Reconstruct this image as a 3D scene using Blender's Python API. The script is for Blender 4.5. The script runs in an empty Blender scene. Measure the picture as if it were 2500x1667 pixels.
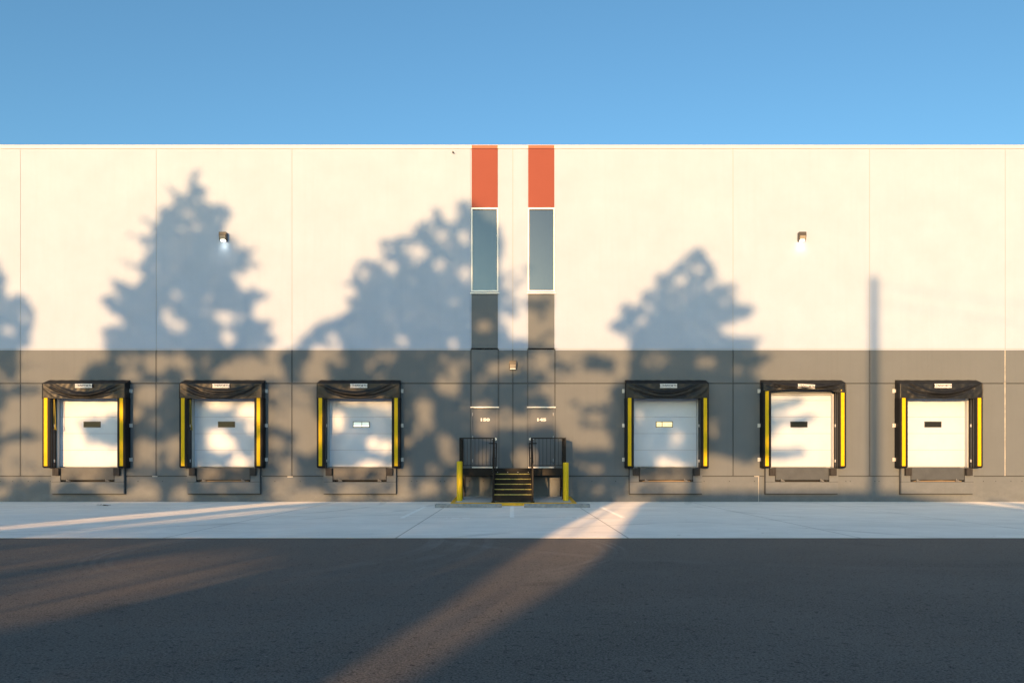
import bpy, bmesh, math, random
import numpy as np
from mathutils import Vector

# ------------------------------------------------------------------ camera, sky, sun, exposure
SC = bpy.context.scene
COL = SC.collection
D, S, H, HY, CX = 28.0, 0.015, 1.36, 1134.0, 1250.0     # wall distance, metres per unit at the wall, eye height
TAZ, TEL = 0.253, 0.085                                  # sun travel: (TAZ, 1, -TEL)
SUN_EL = math.atan(TEL / math.hypot(1, TAZ))
SUN_ROT = math.atan2(-TAZ, -1.0)

cam = bpy.data.cameras.new('camera')
cam.sensor_width = 36.0
cam.lens = 36.0 * (D / S) / 2500.0
cam.shift_y = (HY - 833.5) / 2500.0
cam.clip_end = 5000
camo = bpy.data.objects.new('camera', cam)
COL.objects.link(camo)
camo.location = (0, -D, H)
camo.rotation_euler = (math.radians(90), 0, 0)
SC.camera = camo

world = bpy.data.worlds.new('World')
SC.world = world
world.use_nodes = True
wn, wl = world.node_tree.nodes, world.node_tree.links
bg = wn['Background']
sky = wn.new('ShaderNodeTexSky')
sky.sky_type = 'NISHITA'
sky.sun_disc = False
sky.sun_elevation = SUN_EL
sky.sun_rotation = SUN_ROT
sky.air_density = 0.8
sky.dust_density = 1.4
sky.ozone_density = 2.5
sky.altitude = 100
tint = wn.new('ShaderNodeMix'); tint.data_type = 'RGBA'; tint.blend_type = 'MULTIPLY'; tint.inputs[0].default_value = 1.0
tint.inputs[7].default_value = (0.88, 1.01, 0.92, 1)
wl.new(sky.outputs[0], tint.inputs[6])
wl.new(tint.outputs[2], bg.inputs[0])
bg.inputs[1].default_value = 0.15

sun = bpy.data.lights.new('sun', 'SUN')
sun.energy = 2.65
sun.angle = math.radians(0.5)
sun.color = (1.0, 0.55, 0.225)
suno = bpy.data.objects.new('sun', sun)
COL.objects.link(suno)
suno.rotation_euler = Vector((TAZ, 1, -TEL)).to_track_quat('-Z', 'Y').to_euler()
suno.location = (-20, -60, 30)

SC.view_settings.view_transform = 'Standard'
SC.view_settings.look = 'None'
SC.view_settings.gamma = 1.0
SC.view_settings.use_curve_mapping = False
SC.view_settings.exposure = 1.38
SC.render.engine = 'CYCLES'

# ------------------------------------------------------------------ helpers
def wx(px, d=0.0):            # reference column -> metres, for a surface d metres in front of the wall
    return (px - CX) * S * (D - d) / D
def wz(py, d=0.0):
    return H - (py - HY) * S * (D - d) / D

class MB:
    def __init__(self):
        self.bm = bmesh.new()
    def box(self, x0, x1, y0, y1, z0, z1, m=0, bevel=0):
        bm = self.bm
        vs = [bm.verts.new(c) for c in ((x0,y0,z0),(x1,y0,z0),(x1,y1,z0),(x0,y1,z0),(x0,y0,z1),(x1,y0,z1),(x1,y1,z1),(x0,y1,z1))]
        fs = []
        for q in ((0,1,5,4),(1,2,6,5),(2,3,7,6),(3,0,4,7),(4,5,6,7),(3,2,1,0)):
            f = bm.faces.new([vs[i] for i in q]); f.material_index = m; fs.append(f)
        if bevel:
            es = list({e for f in fs for e in f.edges})
            r = bmesh.ops.bevel(bm, geom=es, offset=bevel, segments=2, affect='EDGES', profile=0.5)
            for f in r['faces']: f.material_index = m
        return self
    def quad(self, pts, m=0):
        f = self.bm.faces.new([self.bm.verts.new(p) for p in pts]); f.material_index = m; return self
    def prism(self, prof, axis, a, b, m=0):
        """extrude polygon prof along axis ('x','y','z') from a to b; prof is the two other coordinates"""
        def co(p, t):
            if axis == 'x': return (t, p[0], p[1])
            if axis == 'y': return (p[0], t, p[1])
            return (p[0], p[1], t)
        bm = self.bm
        A = [bm.verts.new(co(p, a)) for p in prof]; B = [bm.verts.new(co(p, b)) for p in prof]
        n = len(prof); fs = [bm.faces.new(A), bm.faces.new(B[::-1])]
        for i in range(n):
            fs.append(bm.faces.new((A[i], B[i], B[(i+1) % n], A[(i+1) % n])))
        for f in fs: f.material_index = m
        return self
    def tube(self, pts, r, seg=8, m=0, r2=None, cap=True, smooth=True):
        bm = self.bm; pts = [Vector(p) for p in pts]; rings = []
        for i, p in enumerate(pts):
            t = (pts[min(i+1, len(pts)-1)] - pts[max(i-1, 0)]).normalized()
            u = t.cross(Vector((0, 0, 1)) if abs(t.z) < 0.9 else Vector((1, 0, 0))).normalized(); v = t.cross(u)
            rr = r if r2 is None else r + (r2 - r) * i / (len(pts) - 1)
            rings.append([bm.verts.new(p + (u*math.cos(2*math.pi*k/seg) + v*math.sin(2*math.pi*k/seg))*rr) for k in range(seg)])
        for a, b in zip(rings, rings[1:]):
            for k in range(seg):
                f = bm.faces.new((a[k], a[(k+1) % seg], b[(k+1) % seg], b[k])); f.material_index = m; f.smooth = smooth
        if cap:
            for rg in (rings[0], rings[-1]):
                f = bm.faces.new(rg); f.material_index = m
        return self
    def bar(self, p, q, w, m=0):     # square bar between two points
        return self.tube([p, q], w * 0.7071, 4, m, smooth=False)
    def disc(self, c, r, n=14, m=0, nrm='y'):
        pts = []
        for k in range(n):
            a = 2*math.pi*k/n
            pts.append((c[0]+r*math.cos(a), c[1], c[2]+r*math.sin(a)) if nrm == 'y' else (c[0]+r*math.cos(a), c[1]+r*math.sin(a), c[2]))
        return self.quad(pts, m)
    def build(self, name, mats, parent=None, smooth=False):
        me = bpy.data.meshes.new(name)
        bmesh.ops.recalc_face_normals(self.bm, faces=self.bm.faces)
        self.bm.to_mesh(me); self.bm.free()
        for m in (mats if isinstance(mats, (list, tuple)) else [mats]): me.materials.append(m)
        if smooth:
            for p in me.polygons: p.use_smooth = True
        o = bpy.data.objects.new(name, me); COL.objects.link(o)
        if parent is not None:
            o.parent = parent
        return o

def empty(name, loc=(0, 0, 0)):
    o = bpy.data.objects.new(name, None); COL.objects.link(o); o.location = loc; o.empty_display_size = 0.3
    return o
def tag(o, label=None, cat=None, group=None, kind=None):
    if label: o['label'] = label
    if cat: o['category'] = cat
    if group: o['group'] = group
    if kind: o['kind'] = kind
    return o

# ------------------------------------------------------------------ materials
def mat(name, col, rough=0.6, metal=0.0, var=0.0, vscale=3.0, bump=0.0, bscale=60.0, stretch=(1, 1, 1), spec=0.5, emit=None, estr=0.0):
    m = bpy.data.materials.new(name); m.use_nodes = True
    n, l = m.node_tree.nodes, m.node_tree.links
    b = n['Principled BSDF']
    b.inputs['Base Color'].default_value = (*col, 1); b.inputs['Roughness'].default_value = rough
    b.inputs['Metallic'].default_value = metal; b.inputs['Specular IOR Level'].default_value = spec
    if emit:
        b.inputs['Emission Color'].default_value = (*emit, 1); b.inputs['Emission Strength'].default_value = estr
    if var or bump:
        tc = n.new('ShaderNodeTexCoord'); mp = n.new('ShaderNodeMapping'); mp.inputs['Scale'].default_value = stretch
        l.new(tc.outputs['Object'], mp.inputs[0])
    if var:
        t = n.new('ShaderNodeTexNoise'); t.inputs['Scale'].default_value = vscale; t.inputs['Detail'].default_value = 6; t.inputs['Roughness'].default_value = 0.6
        l.new(mp.outputs[0], t.inputs['Vector'])
        r = n.new('ShaderNodeValToRGB')
        r.color_ramp.elements[0].position = 0.3; r.color_ramp.elements[1].position = 0.7
        r.color_ramp.elements[0].color = (*[c*(1-var) for c in col], 1); r.color_ramp.elements[1].color = (*[min(1, c*(1+var)) for c in col], 1)
        l.new(t.outputs[0], r.inputs[0]); l.new(r.outputs[0], b.inputs['Base Color'])
    if bump:
        t2 = n.new('ShaderNodeTexNoise'); t2.inputs['Scale'].default_value = bscale; t2.inputs['Detail'].default_value = 4
        l.new(mp.outputs[0], t2.inputs['Vector'])
        bp = n.new('ShaderNodeBump'); bp.inputs['Strength'].default_value = bump; bp.inputs['Distance'].default_value = 0.02
        l.new(t2.outputs[0], bp.inputs['Height']); l.new(bp.outputs[0], b.inputs['Normal'])
    return m

class NT:   # small node-writing helper
    def __init__(self, m):
        self.n, self.l = m.node_tree.nodes, m.node_tree.links
    def math(self, op, a, b=None, c=None, clamp=False):
        nd = self.n.new('ShaderNodeMath'); nd.operation = op; nd.use_clamp = clamp
        for i, v in enumerate((a, b, c)):
            if v is None: continue
            if isinstance(v, (int, float)): nd.inputs[i].default_value = v
            else: self.l.new(v, nd.inputs[i])
        return nd.outputs[0]
    def noise(self, vec, scale, detail=5, rough=0.6, stretch=None):
        if stretch:
            mp = self.n.new('ShaderNodeMapping'); mp.inputs['Scale'].default_value = stretch
            self.l.new(vec, mp.inputs[0]); vec = mp.outputs[0]
        t = self.n.new('ShaderNodeTexNoise'); t.inputs['Scale'].default_value = scale
        t.inputs['Detail'].default_value = detail; t.inputs['Roughness'].default_value = rough
        self.l.new(vec, t.inputs['Vector']); return t.outputs[0]
    def mapr(self, v, a, b, c, d):
        nd = self.n.new('ShaderNodeMapRange'); self.l.new(v, nd.inputs[0])
        for i, x in enumerate((a, b, c, d)): nd.inputs[i+1].default_value = x
        return nd.outputs[0]
    def mix(self, f, a, b, mode='MIX'):
        nd = self.n.new('ShaderNodeMix'); nd.data_type = 'RGBA'; nd.blend_type = mode
        if isinstance(f, (int, float)): nd.inputs[0].default_value = f
        else: self.l.new(f, nd.inputs[0])
        for i, v in ((6, a), (7, b)):
            if isinstance(v, tuple): nd.inputs[i].default_value = (*v, 1)
            else: self.l.new(v, nd.inputs[i])
        return nd.outputs[2]

def wall_mat(name, col, dirt=0.0, rough=0.75, streak=0.10):
    """painted tilt-up concrete: roller mottle, faint runs, splash dirt and scuffs near the ground"""
    m = bpy.data.materials.new(name); m.use_nodes = True
    k = NT(m); b = k.n['Principled BSDF']; b.inputs['Roughness'].default_value = rough; b.inputs['Specular IOR Level'].default_value = 0.3
    tc = k.n.new('ShaderNodeTexCoord').outputs['Object']
    base = k.mix(k.mapr(k.noise(tc, 0.8, 6), 0.3, 0.7, 0, 1), tuple(c*0.955 for c in col), tuple(c*1.04 for c in col))
    runs = k.mapr(k.noise(tc, 1.0, 4, 0.6, (6, 1, 0.25)), 0.50, 0.74, 0, streak)
    base = k.mix(runs, base, tuple(c*0.78 for c in col))
    if dirt:
        sx = k.n.new('ShaderNodeSeparateXYZ'); k.l.new(tc, sx.inputs[0])
        low = k.mapr(sx.outputs[2], 0.0, 1.3, 1, 0)
        d = k.math('MULTIPLY', low, k.mapr(k.noise(tc, 2.2, 7, 0.7, (1, 1, 1.6)), 0.42, 0.68, 0, dirt), clamp=True)
        base = k.mix(d, base, tuple(c*1.5 + 0.03 for c in col))
        sp = k.mapr(k.noise(tc, 14, 3, 0.6), 0.68, 0.76, 0, 0.35)
        sp = k.math('MULTIPLY', sp, k.mapr(k.noise(tc, 0.45, 2), 0.5, 0.62, 0, 1))
        base = k.mix(sp, base, tuple(c*0.45 for c in col))
    k.l.new(base, b.inputs['Base Color'])
    bp = k.n.new('ShaderNodeBump'); bp.inputs['Strength'].default_value = 0.12; bp.inputs['Distance'].default_value = 0.01
    k.l.new(k.noise(tc, 9, 8, 0.7), bp.inputs['Height']); k.l.new(bp.outputs[0], b.inputs['Normal'])
    return m

M = {}
M['white_wall'] = wall_mat('white_wall_paint', (0.430, 0.515, 0.672))
M['grey_wall'] = wall_mat('grey_wall_paint', (0.148, 0.168, 0.188), dirt=0.32, streak=0.22)
M['orange'] = wall_mat('orange_paint', (0.275, 0.074, 0.055))
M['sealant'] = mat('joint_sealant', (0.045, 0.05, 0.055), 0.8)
M['pale_sealant'] = mat('pale_joint_sealant', (0.42, 0.41, 0.39), 0.7, var=0.3, vscale=4)
M['white_sealant'] = mat('white_joint_sealant', (0.40, 0.41, 0.42), 0.7)
M['hole'] = mat('tie_hole_dark', (0.02, 0.02, 0.022), 0.8)
M['cap'] = mat('parapet_flashing', (0.72, 0.72, 0.71), 0.45)
M['orange_cap'] = mat('orange_flashing', (0.44, 0.11, 0.06), 0.5)
M['alu'] = mat('clear_aluminium', (0.74, 0.75, 0.76), 0.38, 0.25)
M['galv'] = mat('galvanised_steel', (0.62, 0.63, 0.64), 0.42, 0.35, var=0.15, vscale=30)
M['door_white'] = mat('white_door_skin', (0.58, 0.655, 0.78), 0.45, var=0.03, vscale=2)
M['door_gasket'] = mat('door_section_gasket', (0.38, 0.41, 0.48), 0.7)
M['jamb'] = mat('white_jamb_steel', (0.55, 0.57, 0.58), 0.5)
M['frame_black'] = mat('black_window_frame', (0.018, 0.02, 0.022), 0.4)
M['glass_dark'] = mat('dark_vision_glass', (0.022, 0.024, 0.025), 0.1, spec=0.12)
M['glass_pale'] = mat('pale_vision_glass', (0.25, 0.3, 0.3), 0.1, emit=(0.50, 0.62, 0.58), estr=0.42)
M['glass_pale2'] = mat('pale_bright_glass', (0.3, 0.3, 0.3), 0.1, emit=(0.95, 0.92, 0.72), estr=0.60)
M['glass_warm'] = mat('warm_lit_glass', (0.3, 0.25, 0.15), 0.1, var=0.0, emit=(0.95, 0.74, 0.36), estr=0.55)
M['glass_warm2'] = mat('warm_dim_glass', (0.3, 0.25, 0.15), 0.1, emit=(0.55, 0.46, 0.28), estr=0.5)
M['vinyl'] = mat('black_vinyl', (0.014, 0.015, 0.017), 0.40, var=0.25, vscale=5, bump=0.10, bscale=45, spec=0.32)
M['pad'] = mat('black_pad_fabric', (0.012, 0.013, 0.015), 0.6, bump=0.12, bscale=60, spec=0.2)
M['yellow_fab'] = mat('yellow_guide_fabric', (0.76, 0.50, 0.006), 0.6, var=0.06, vscale=8, spec=0.2)
M['rubber'] = mat('laminated_rubber', (0.030, 0.028, 0.028), 0.75, var=0.55, vscale=6, stretch=(18, 1, 0.4), bump=0.5, bscale=30)
M['plate'] = mat('leveler_steel', (0.075, 0.085, 0.097), 0.5, 0.0, var=0.16, vscale=2.5, bump=0.04, spec=0.3)
M['keeper'] = mat('dull_keeper_steel', (0.17, 0.175, 0.18), 0.6, var=0.3, vscale=20)
M['pit'] = mat('dark_pit', (0.012, 0.012, 0.012), 0.8)
M['lumber'] = mat('lip_timber', (0.23, 0.17, 0.11), 0.8, var=0.3, vscale=4, stretch=(1, 1, 8))
M['sign_white'] = mat('white_sign', (0.72, 0.73, 0.75), 0.4)
M['sign_ink'] = mat('navy_lettering', (0.07, 0.085, 0.12), 0.5)
M['white_paint'] = mat('white_number_paint', (0.82, 0.83, 0.83), 0.5)
M['rope'] = mat('yellow_rope', (0.42, 0.34, 0.04), 0.7)
M['black_steel'] = mat('black_painted_steel', (0.008, 0.008, 0.009), 0.5, bump=0.03, bscale=40, spec=0.22)
M['nosing'] = mat('yellow_nosing', (0.70, 0.60, 0.16), 0.6, var=0.35, vscale=12)
M['bollard'] = mat('yellow_bollard_sleeve', (0.74, 0.53, 0.012), 0.5, spec=0.25, var=0.08, vscale=3, stretch=(3, 3, 0.6))
M['curb_yellow'] = mat('yellow_curb_paint', (0.82, 0.46, 0.02), 0.6, var=0.15, vscale=6)
M['pad_conc'] = mat('pad_concrete', (0.58, 0.58, 0.57), 0.85, var=0.12, vscale=3, bump=0.2)
M['stop_conc'] = mat('wheel_stop_concrete', (0.30, 0.32, 0.33), 0.9, var=0.22, vscale=9, bump=0.5, bscale=35)
M['lamp_body'] = mat('bronze_lamp_body', (0.075, 0.068, 0.062), 0.45)
M['lamp_lens'] = mat('lamp_lens', (0.8, 0.8, 0.75), 0.3, emit=(1.0, 0.93, 0.75), estr=4.0)
M['lamp_refl'] = mat('lamp_reflector', (0.34, 0.31, 0.26), 0.4)
M['bark'] = mat('conifer_bark', (0.10, 0.075, 0.055), 0.9, var=0.4, vscale=4, stretch=(3, 3, 0.5), bump=0.6, bscale=10)
M['needles'] = mat('conifer_needles', (0.045, 0.075, 0.032), 0.7, var=0.5, vscale=0.9)
M['needles2'] = mat('broadleaf_green', (0.060, 0.085, 0.030), 0.7, var=0.5, vscale=0.9)
M['pole'] = mat('weathered_pole_wood', (0.16, 0.12, 0.09), 0.9, var=0.3, vscale=3, stretch=(4, 4, 0.4))
M['wire'] = mat('black_wire', (0.02, 0.02, 0.02), 0.6)
M['grass'] = mat('berm_grass', (0.07, 0.085, 0.035), 0.95, var=0.5, vscale=1.2, bump=0.8, bscale=6)
M['litter'] = mat('dry_leaf', (0.10, 0.075, 0.05), 0.9, var=0.5, vscale=20)

def glass_window():
    m = bpy.data.materials.new('tinted_reflective_glass'); m.use_nodes = True
    b = m.node_tree.nodes['Principled BSDF']
    b.inputs['Base Color'].default_value = (0.072, 0.106, 0.150, 1); b.inputs['Metallic'].default_value = 1.0
    b.inputs['Roughness'].default_value = 0.24
    return m
M['glass'] = glass_window()

def apron_mat():
    m = bpy.data.materials.new('broomed_concrete'); m.use_nodes = True
    k = NT(m); b = k.n['Principled BSDF']; b.inputs['Roughness'].default_value = 0.8; b.inputs['Diffuse Roughness'].default_value = 0.5
    tc = k.n.new('ShaderNodeTexCoord').outputs['Object']
    sx = k.n.new('ShaderNodeSeparateXYZ'); k.l.new(tc, sx.inputs[0])
    c1, c2, c3 = (0.83, 0.815, 0.79), (0.74, 0.725, 0.70), (0.88, 0.865, 0.84)
    base = k.mix(k.mapr(k.noise(tc, 0.9, 8, 0.65), 0.3, 0.7, 0, 1), c2, c3)
    base = k.mix(k.mapr(k.noise(tc, 1.2, 7, 0.7, (0.35, 2.2, 1)), 0.44, 0.72, 0, 0.55), base, c2)
    base = k.mix(k.mapr(k.noise(tc, 0.5, 6, 0.7, (0.4, 1.6, 1)), 0.5, 0.66, 0, 0.45), base, (0.58, 0.58, 0.57))
    base = k.mix(k.mapr(k.noise(tc, 7.0, 4, 0.7, (0.12, 2.6, 1)), 0.56, 0.70, 0, 0.5), base, (0.56, 0.56, 0.555))
    base = k.mix(k.mapr(k.noise(tc, 3.0, 7, 0.7, (0.25, 2.0, 1)), 0.56, 0.70, 0, 0.7), base, (0.88, 0.875, 0.86))
    # tooled joints every 4.3 m
    j = k.math('PINGPONG', k.math('ADD', sx.outputs[0], 2.15), 2.15)          # 0 at x = +-2.15 + 4.3k
    jl = k.math('LESS_THAN', j, 0.016)
    base = k.mix(k.math('MULTIPLY', jl, 0.55), base, (0.12, 0.12, 0.12))
    # tyre scuffs: faint arcs
    for cx, cy, r, w, s in ((-14.0, -2.0, 9.5, 0.22, .30), (-3.0, -20.0, 12.5, 0.25, .25), (-14.0, -2.0, 11.3, 0.22, .28), (9.0, -22.0, 13.0, 0.3, .22), (16, -3, 10, .25, .2)):
        dx = k.math('SUBTRACT', sx.outputs[0], cx); dy = k.math('SUBTRACT', sx.outputs[1], cy)
        dist = k.math('SQRT', k.math('ADD', k.math('MULTIPLY', dx, dx), k.math('MULTIPLY', dy, dy)))
        a = k.math('LESS_THAN', k.math('ABSOLUTE', k.math('SUBTRACT', dist, r)), w/2)
        a = k.math('MULTIPLY', a, k.mapr(k.noise(tc, 0.5, 4), 0.42, 0.6, 0, s))
        base = k.mix(a, base, (0.22, 0.22, 0.22))
    # little dark spots
    sp = k.math('MULTIPLY', k.mapr(k.noise(tc, 4.5, 2, 0.4), 0.75, 0.78, 0, 0.7), 1.0)
    base = k.mix(sp, base, (0.16, 0.155, 0.15))
    k.l.new(base, b.inputs['Base Color'])
    bp = k.n.new('ShaderNodeBump'); bp.inputs['Strength'].default_value = 0.15; bp.inputs['Distance'].default_value = 0.01
    k.l.new(k.noise(tc, 40, 5, 0.7, (0.4, 1.6, 1)), bp.inputs['Height']); k.l.new(bp.outputs[0], b.inputs['Normal'])
    return m
M['apron'] = apron_mat()

def asphalt_mat():
    m = bpy.data.materials.new('asphalt'); m.use_nodes = True
    k = NT(m); b = k.n['Principled BSDF']; b.inputs['Roughness'].default_value = 0.82; b.inputs['Diffuse Roughness'].default_value = 1.0; b.inputs['Specular IOR Level'].default_value = 0.35
    tc = k.n.new('ShaderNodeTexCoord').outputs['Object']
    sx = k.n.new('ShaderNodeSeparateXYZ'); k.l.new(tc, sx.inputs[0])
    base = k.mix(k.mapr(k.noise(tc, 0.55, 6, 0.6), 0.3, 0.7, 0, 1), (0.100, 0.096, 0.092), (0.145, 0.136, 0.128))
    base = k.mix(k.mapr(k.noise(tc, 2.2, 6, 0.7, (0.3, 1.5, 1)), 0.5, 0.72, 0, 0.6), base, (0.155, 0.149, 0.143))
    base = k.mix(k.mapr(k.noise(tc, 0.28, 5, 0.65, (0.5, 1.2, 1)), 0.48, 0.62, 0, 0.5), base, (0.125, 0.107, 0.097))
    base = k.mix(k.mapr(k.noise(tc, 0.7, 3, 0.5), 0.66, 0.72, 0, 0.45), base, (0.035, 0.035, 0.036))
    # paving lane along the apron, laid separately: browner and a little lighter
    seam = k.math('ADD', sx.outputs[1], k.mapr(k.noise(tc, 0.6, 3), 0, 1, -0.15, 0.15))
    lane = k.mapr(seam, -17.3, -16.9, 0, 1)
    base = k.mix(k.math('MULTIPLY', lane, 0.5), base, (0.145, 0.128, 0.117))
    # aggregate grain and pits
    g = k.noise(tc, 55, 3, 0.8)
    base = k.mix(k.mapr(g, 0.52, 0.66, 0, 0.9), base, (0.22, 0.215, 0.21))
    base = k.mix(k.mapr(g, 0.47, 0.36, 0, 0.95), base, (0.014, 0.014, 0.015))
    g2 = k.noise(tc, 14, 4, 0.75)
    base = k.mix(k.mapr(g2, 0.44, 0.33, 0, 0.9), base, (0.018, 0.018, 0.019))
    base = k.mix(k.mapr(k.noise(tc, 22, 2, 0.4), 0.78, 0.80, 0, 0.8), base, (0.32, 0.31, 0.29))
    for cx, cy, r, w, s in ((-7.6, -14.6, 6.25, 0.28, .9), (-7.6, -14.6, 6.75, 0.24, .8), (-7.6, -14.6, 7.2, 0.16, .6), (-2.3, -15.6, 3.75, .10, .9), (-2.3, -15.6, 3.95, .07, .9), (-2.3, -15.6, 4.1, .06, .7), (6, -9.0, 9.0, .25, .5)):
        dx = k.math('SUBTRACT', sx.outputs[0], cx); dy = k.math('SUBTRACT', sx.outputs[1], cy)
        dist = k.math('SQRT', k.math('ADD', k.math('MULTIPLY', dx, dx), k.math('MULTIPLY', dy, dy)))
        a = k.math('LESS_THAN', k.math('ABSOLUTE', k.math('SUBTRACT', dist, r)), w/2)
        near = k.mapr(sx.outputs[1], -19.5, -16.0, 0, 1)
        a = k.math('MULTIPLY', k.math('MULTIPLY', a, near), k.mapr(k.noise(tc, 1.4, 5, 0.7, (1, 0.5, 1)), 0.40, 0.62, 0, s*0.55))
        base = k.mix(a, base, (0.21, 0.21, 0.21))
    k.l.new(base, b.inputs['Base Color'])
    bp = k.n.new('ShaderNodeBump'); bp.inputs['Strength'].default_value = 0.9; bp.inputs['Distance'].default_value = 0.012
    hgt = k.math('ADD', k.noise(tc, 60, 3, 0.8), k.math('MULTIPLY', k.noise(tc, 14, 4, 0.75), 0.8))
    k.l.new(hgt, bp.inputs['Height']); k.l.new(bp.outputs[0], b.inputs['Normal'])
    return m
M['asphalt'] = asphalt_mat()

# ------------------------------------------------------------------ ground
APRON = 13.82
tag(MB().quad([(-900, -1200, 0), (900, -1200, 0), (900, 600, 0), (-900, 600, 0)]).build('asphalt_yard', M['asphalt']), kind='structure')
tag(MB().box(-40, 40, -APRON, 0.3, -0.2, 0.006).build('concrete_apron', M['apron']), kind='structure')

def stripe(x, d0, d1, w, label):
    o = MB().quad([(x-w/2, -d1, 0.010), (x+w/2, -d1, 0.010), (x+w/2, -d0, 0.010), (x-w/2, -d0, 0.010)]).build('parking_line', M['stripe'])
    return tag(o, label, 'painted line', 'painted parking lines')
M['stripe'] = mat('worn_white_road_paint', (0.88, 0.88, 0.87), 0.8, var=0.10, vscale=9, bump=0.35, bscale=40)
M['stripe'].node_tree.nodes['Principled BSDF'].inputs['Diffuse Roughness'].default_value = 1.0
stripe(0.0, 2.92, 8.36, 0.115, 'white parking line centred before the stairs, between the two wheel stops')
stripe(-2.80, 3.3, 8.65, 0.115, 'white parking line running out left of the left wheel stop')
stripe(2.84, 3.3, 8.55, 0.115, 'white parking line running out right of the right wheel stop')
def mark(px0, px1, py, nm):
    r = 90.5 / (py - HY); d = D * (1 - r)
    o = MB().quad([(wx(px0, d), -d-.10, .010), (wx(px1, d), -d-.10, .010), (wx(px1, d), -d+.12, .010), (wx(px0, d), -d+.12, .010)]).build('paint_dash', M['stripe'])
    return tag(o, nm, 'painted dash', 'short paint dashes on the concrete')
mark(1088, 1092, 1264.7, 'tiny paint dot left of two dashes, before the left wheel stop')
mark(1102, 1121, 1264.7, 'short paint dash between a dot and another dash, before the left wheel stop')
mark(1129, 1148, 1264.7, 'short paint dash nearest the centre line, before the left wheel stop')
mark(1369, 1373, 1264, 'paint dot nearest the centre line, before the right wheel stop')
mark(1380, 1397, 1264, 'short paint dash between two dots, before the right wheel stop')
mark(1408, 1413, 1264, 'paint dot farthest right, before the right wheel stop')

# ------------------------------------------------------------------ warehouse
WH = empty('warehouse', (0, 0, 0))
tag(WH, 'long low warehouse, cream upper wall over charcoal base, two orange stripes', 'warehouse')
DOCKS = [219.0, 549.0, 880.0, 1624.0, 1954.5, 2283.5]
XL, XR = -420, 2920
T = 0.25
white, grey = MB(), MB()
def cell(mb, x0, x1, y0, y1, m=0):
    mb.box(wx(x0), wx(x1), 0, T, wz(y1), wz(y0), m)
JX = [-281.5, 50, 381.5, 713, None, 1789.5, 2123, 2454, 2785.5]
def segs(g):    # panel runs between joints, g = half gap
    xs = [XL, -281.5, 50, 381.5, 713]; out = []
    for a, b in zip(xs, xs[1:] + [None]):
        if b is not None: out.append((a + (g if a != XL else 0), b - g))
    xs2 = [1789.5, 2123, 2454, 2785.5, XR]
    for a, b in zip(xs2, xs2[1:]):
        out.append((a + g, b - (g if b != XR else 0)))
    return out
gw, gg = 0.6, 1.6
# white field, with the chamfered drip strip under it
for a, b in segs(gw) + [(713 + gw, 1148.3), (1218.4, 1252 - gw), (1252 + gw, 1287), (1356.4, 1789.5 - gw)]:
    cell(white, a, b, 363.9, 850.9)
for a, b in segs(gw) + [(713 + gw, 1148.3), (1218.4, 1250.6), (1253.4, 1287), (1356.4, 1789.5 - gw)]:
    cell(white, a, b, 852.2, 854.7)
# reveals: recessed strips behind the gaps
def strip(mb, x0, x1, y0, y1, m, dep=0.018):
    mb.box(wx(x0), wx(x1), dep, dep + 0.06, wz(y1), wz(y0), m)
for x in (-281.5, 50, 381.5, 713, 1252, 1789.5, 2123, 2454, 2785.5):
    strip(white, x - 1.5, x + 1.5, 362, 851.5, 1, 0.012)
strip(white, XL, XR, 850.2, 852.9, 1, 0.02)
strip(white, XL, XR, 362.6, 364.6, 1, 0.026)
for x0, x1 in ((1147, 1152), (1214, 1219), (1286, 1290.5), (1352, 1357)):
    strip(white, x0, x1, 364.2, 850.6, 0, 0.025)
white.build('upper_wall', [M['white_wall'], M['white_sealant']], WH)

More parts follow.
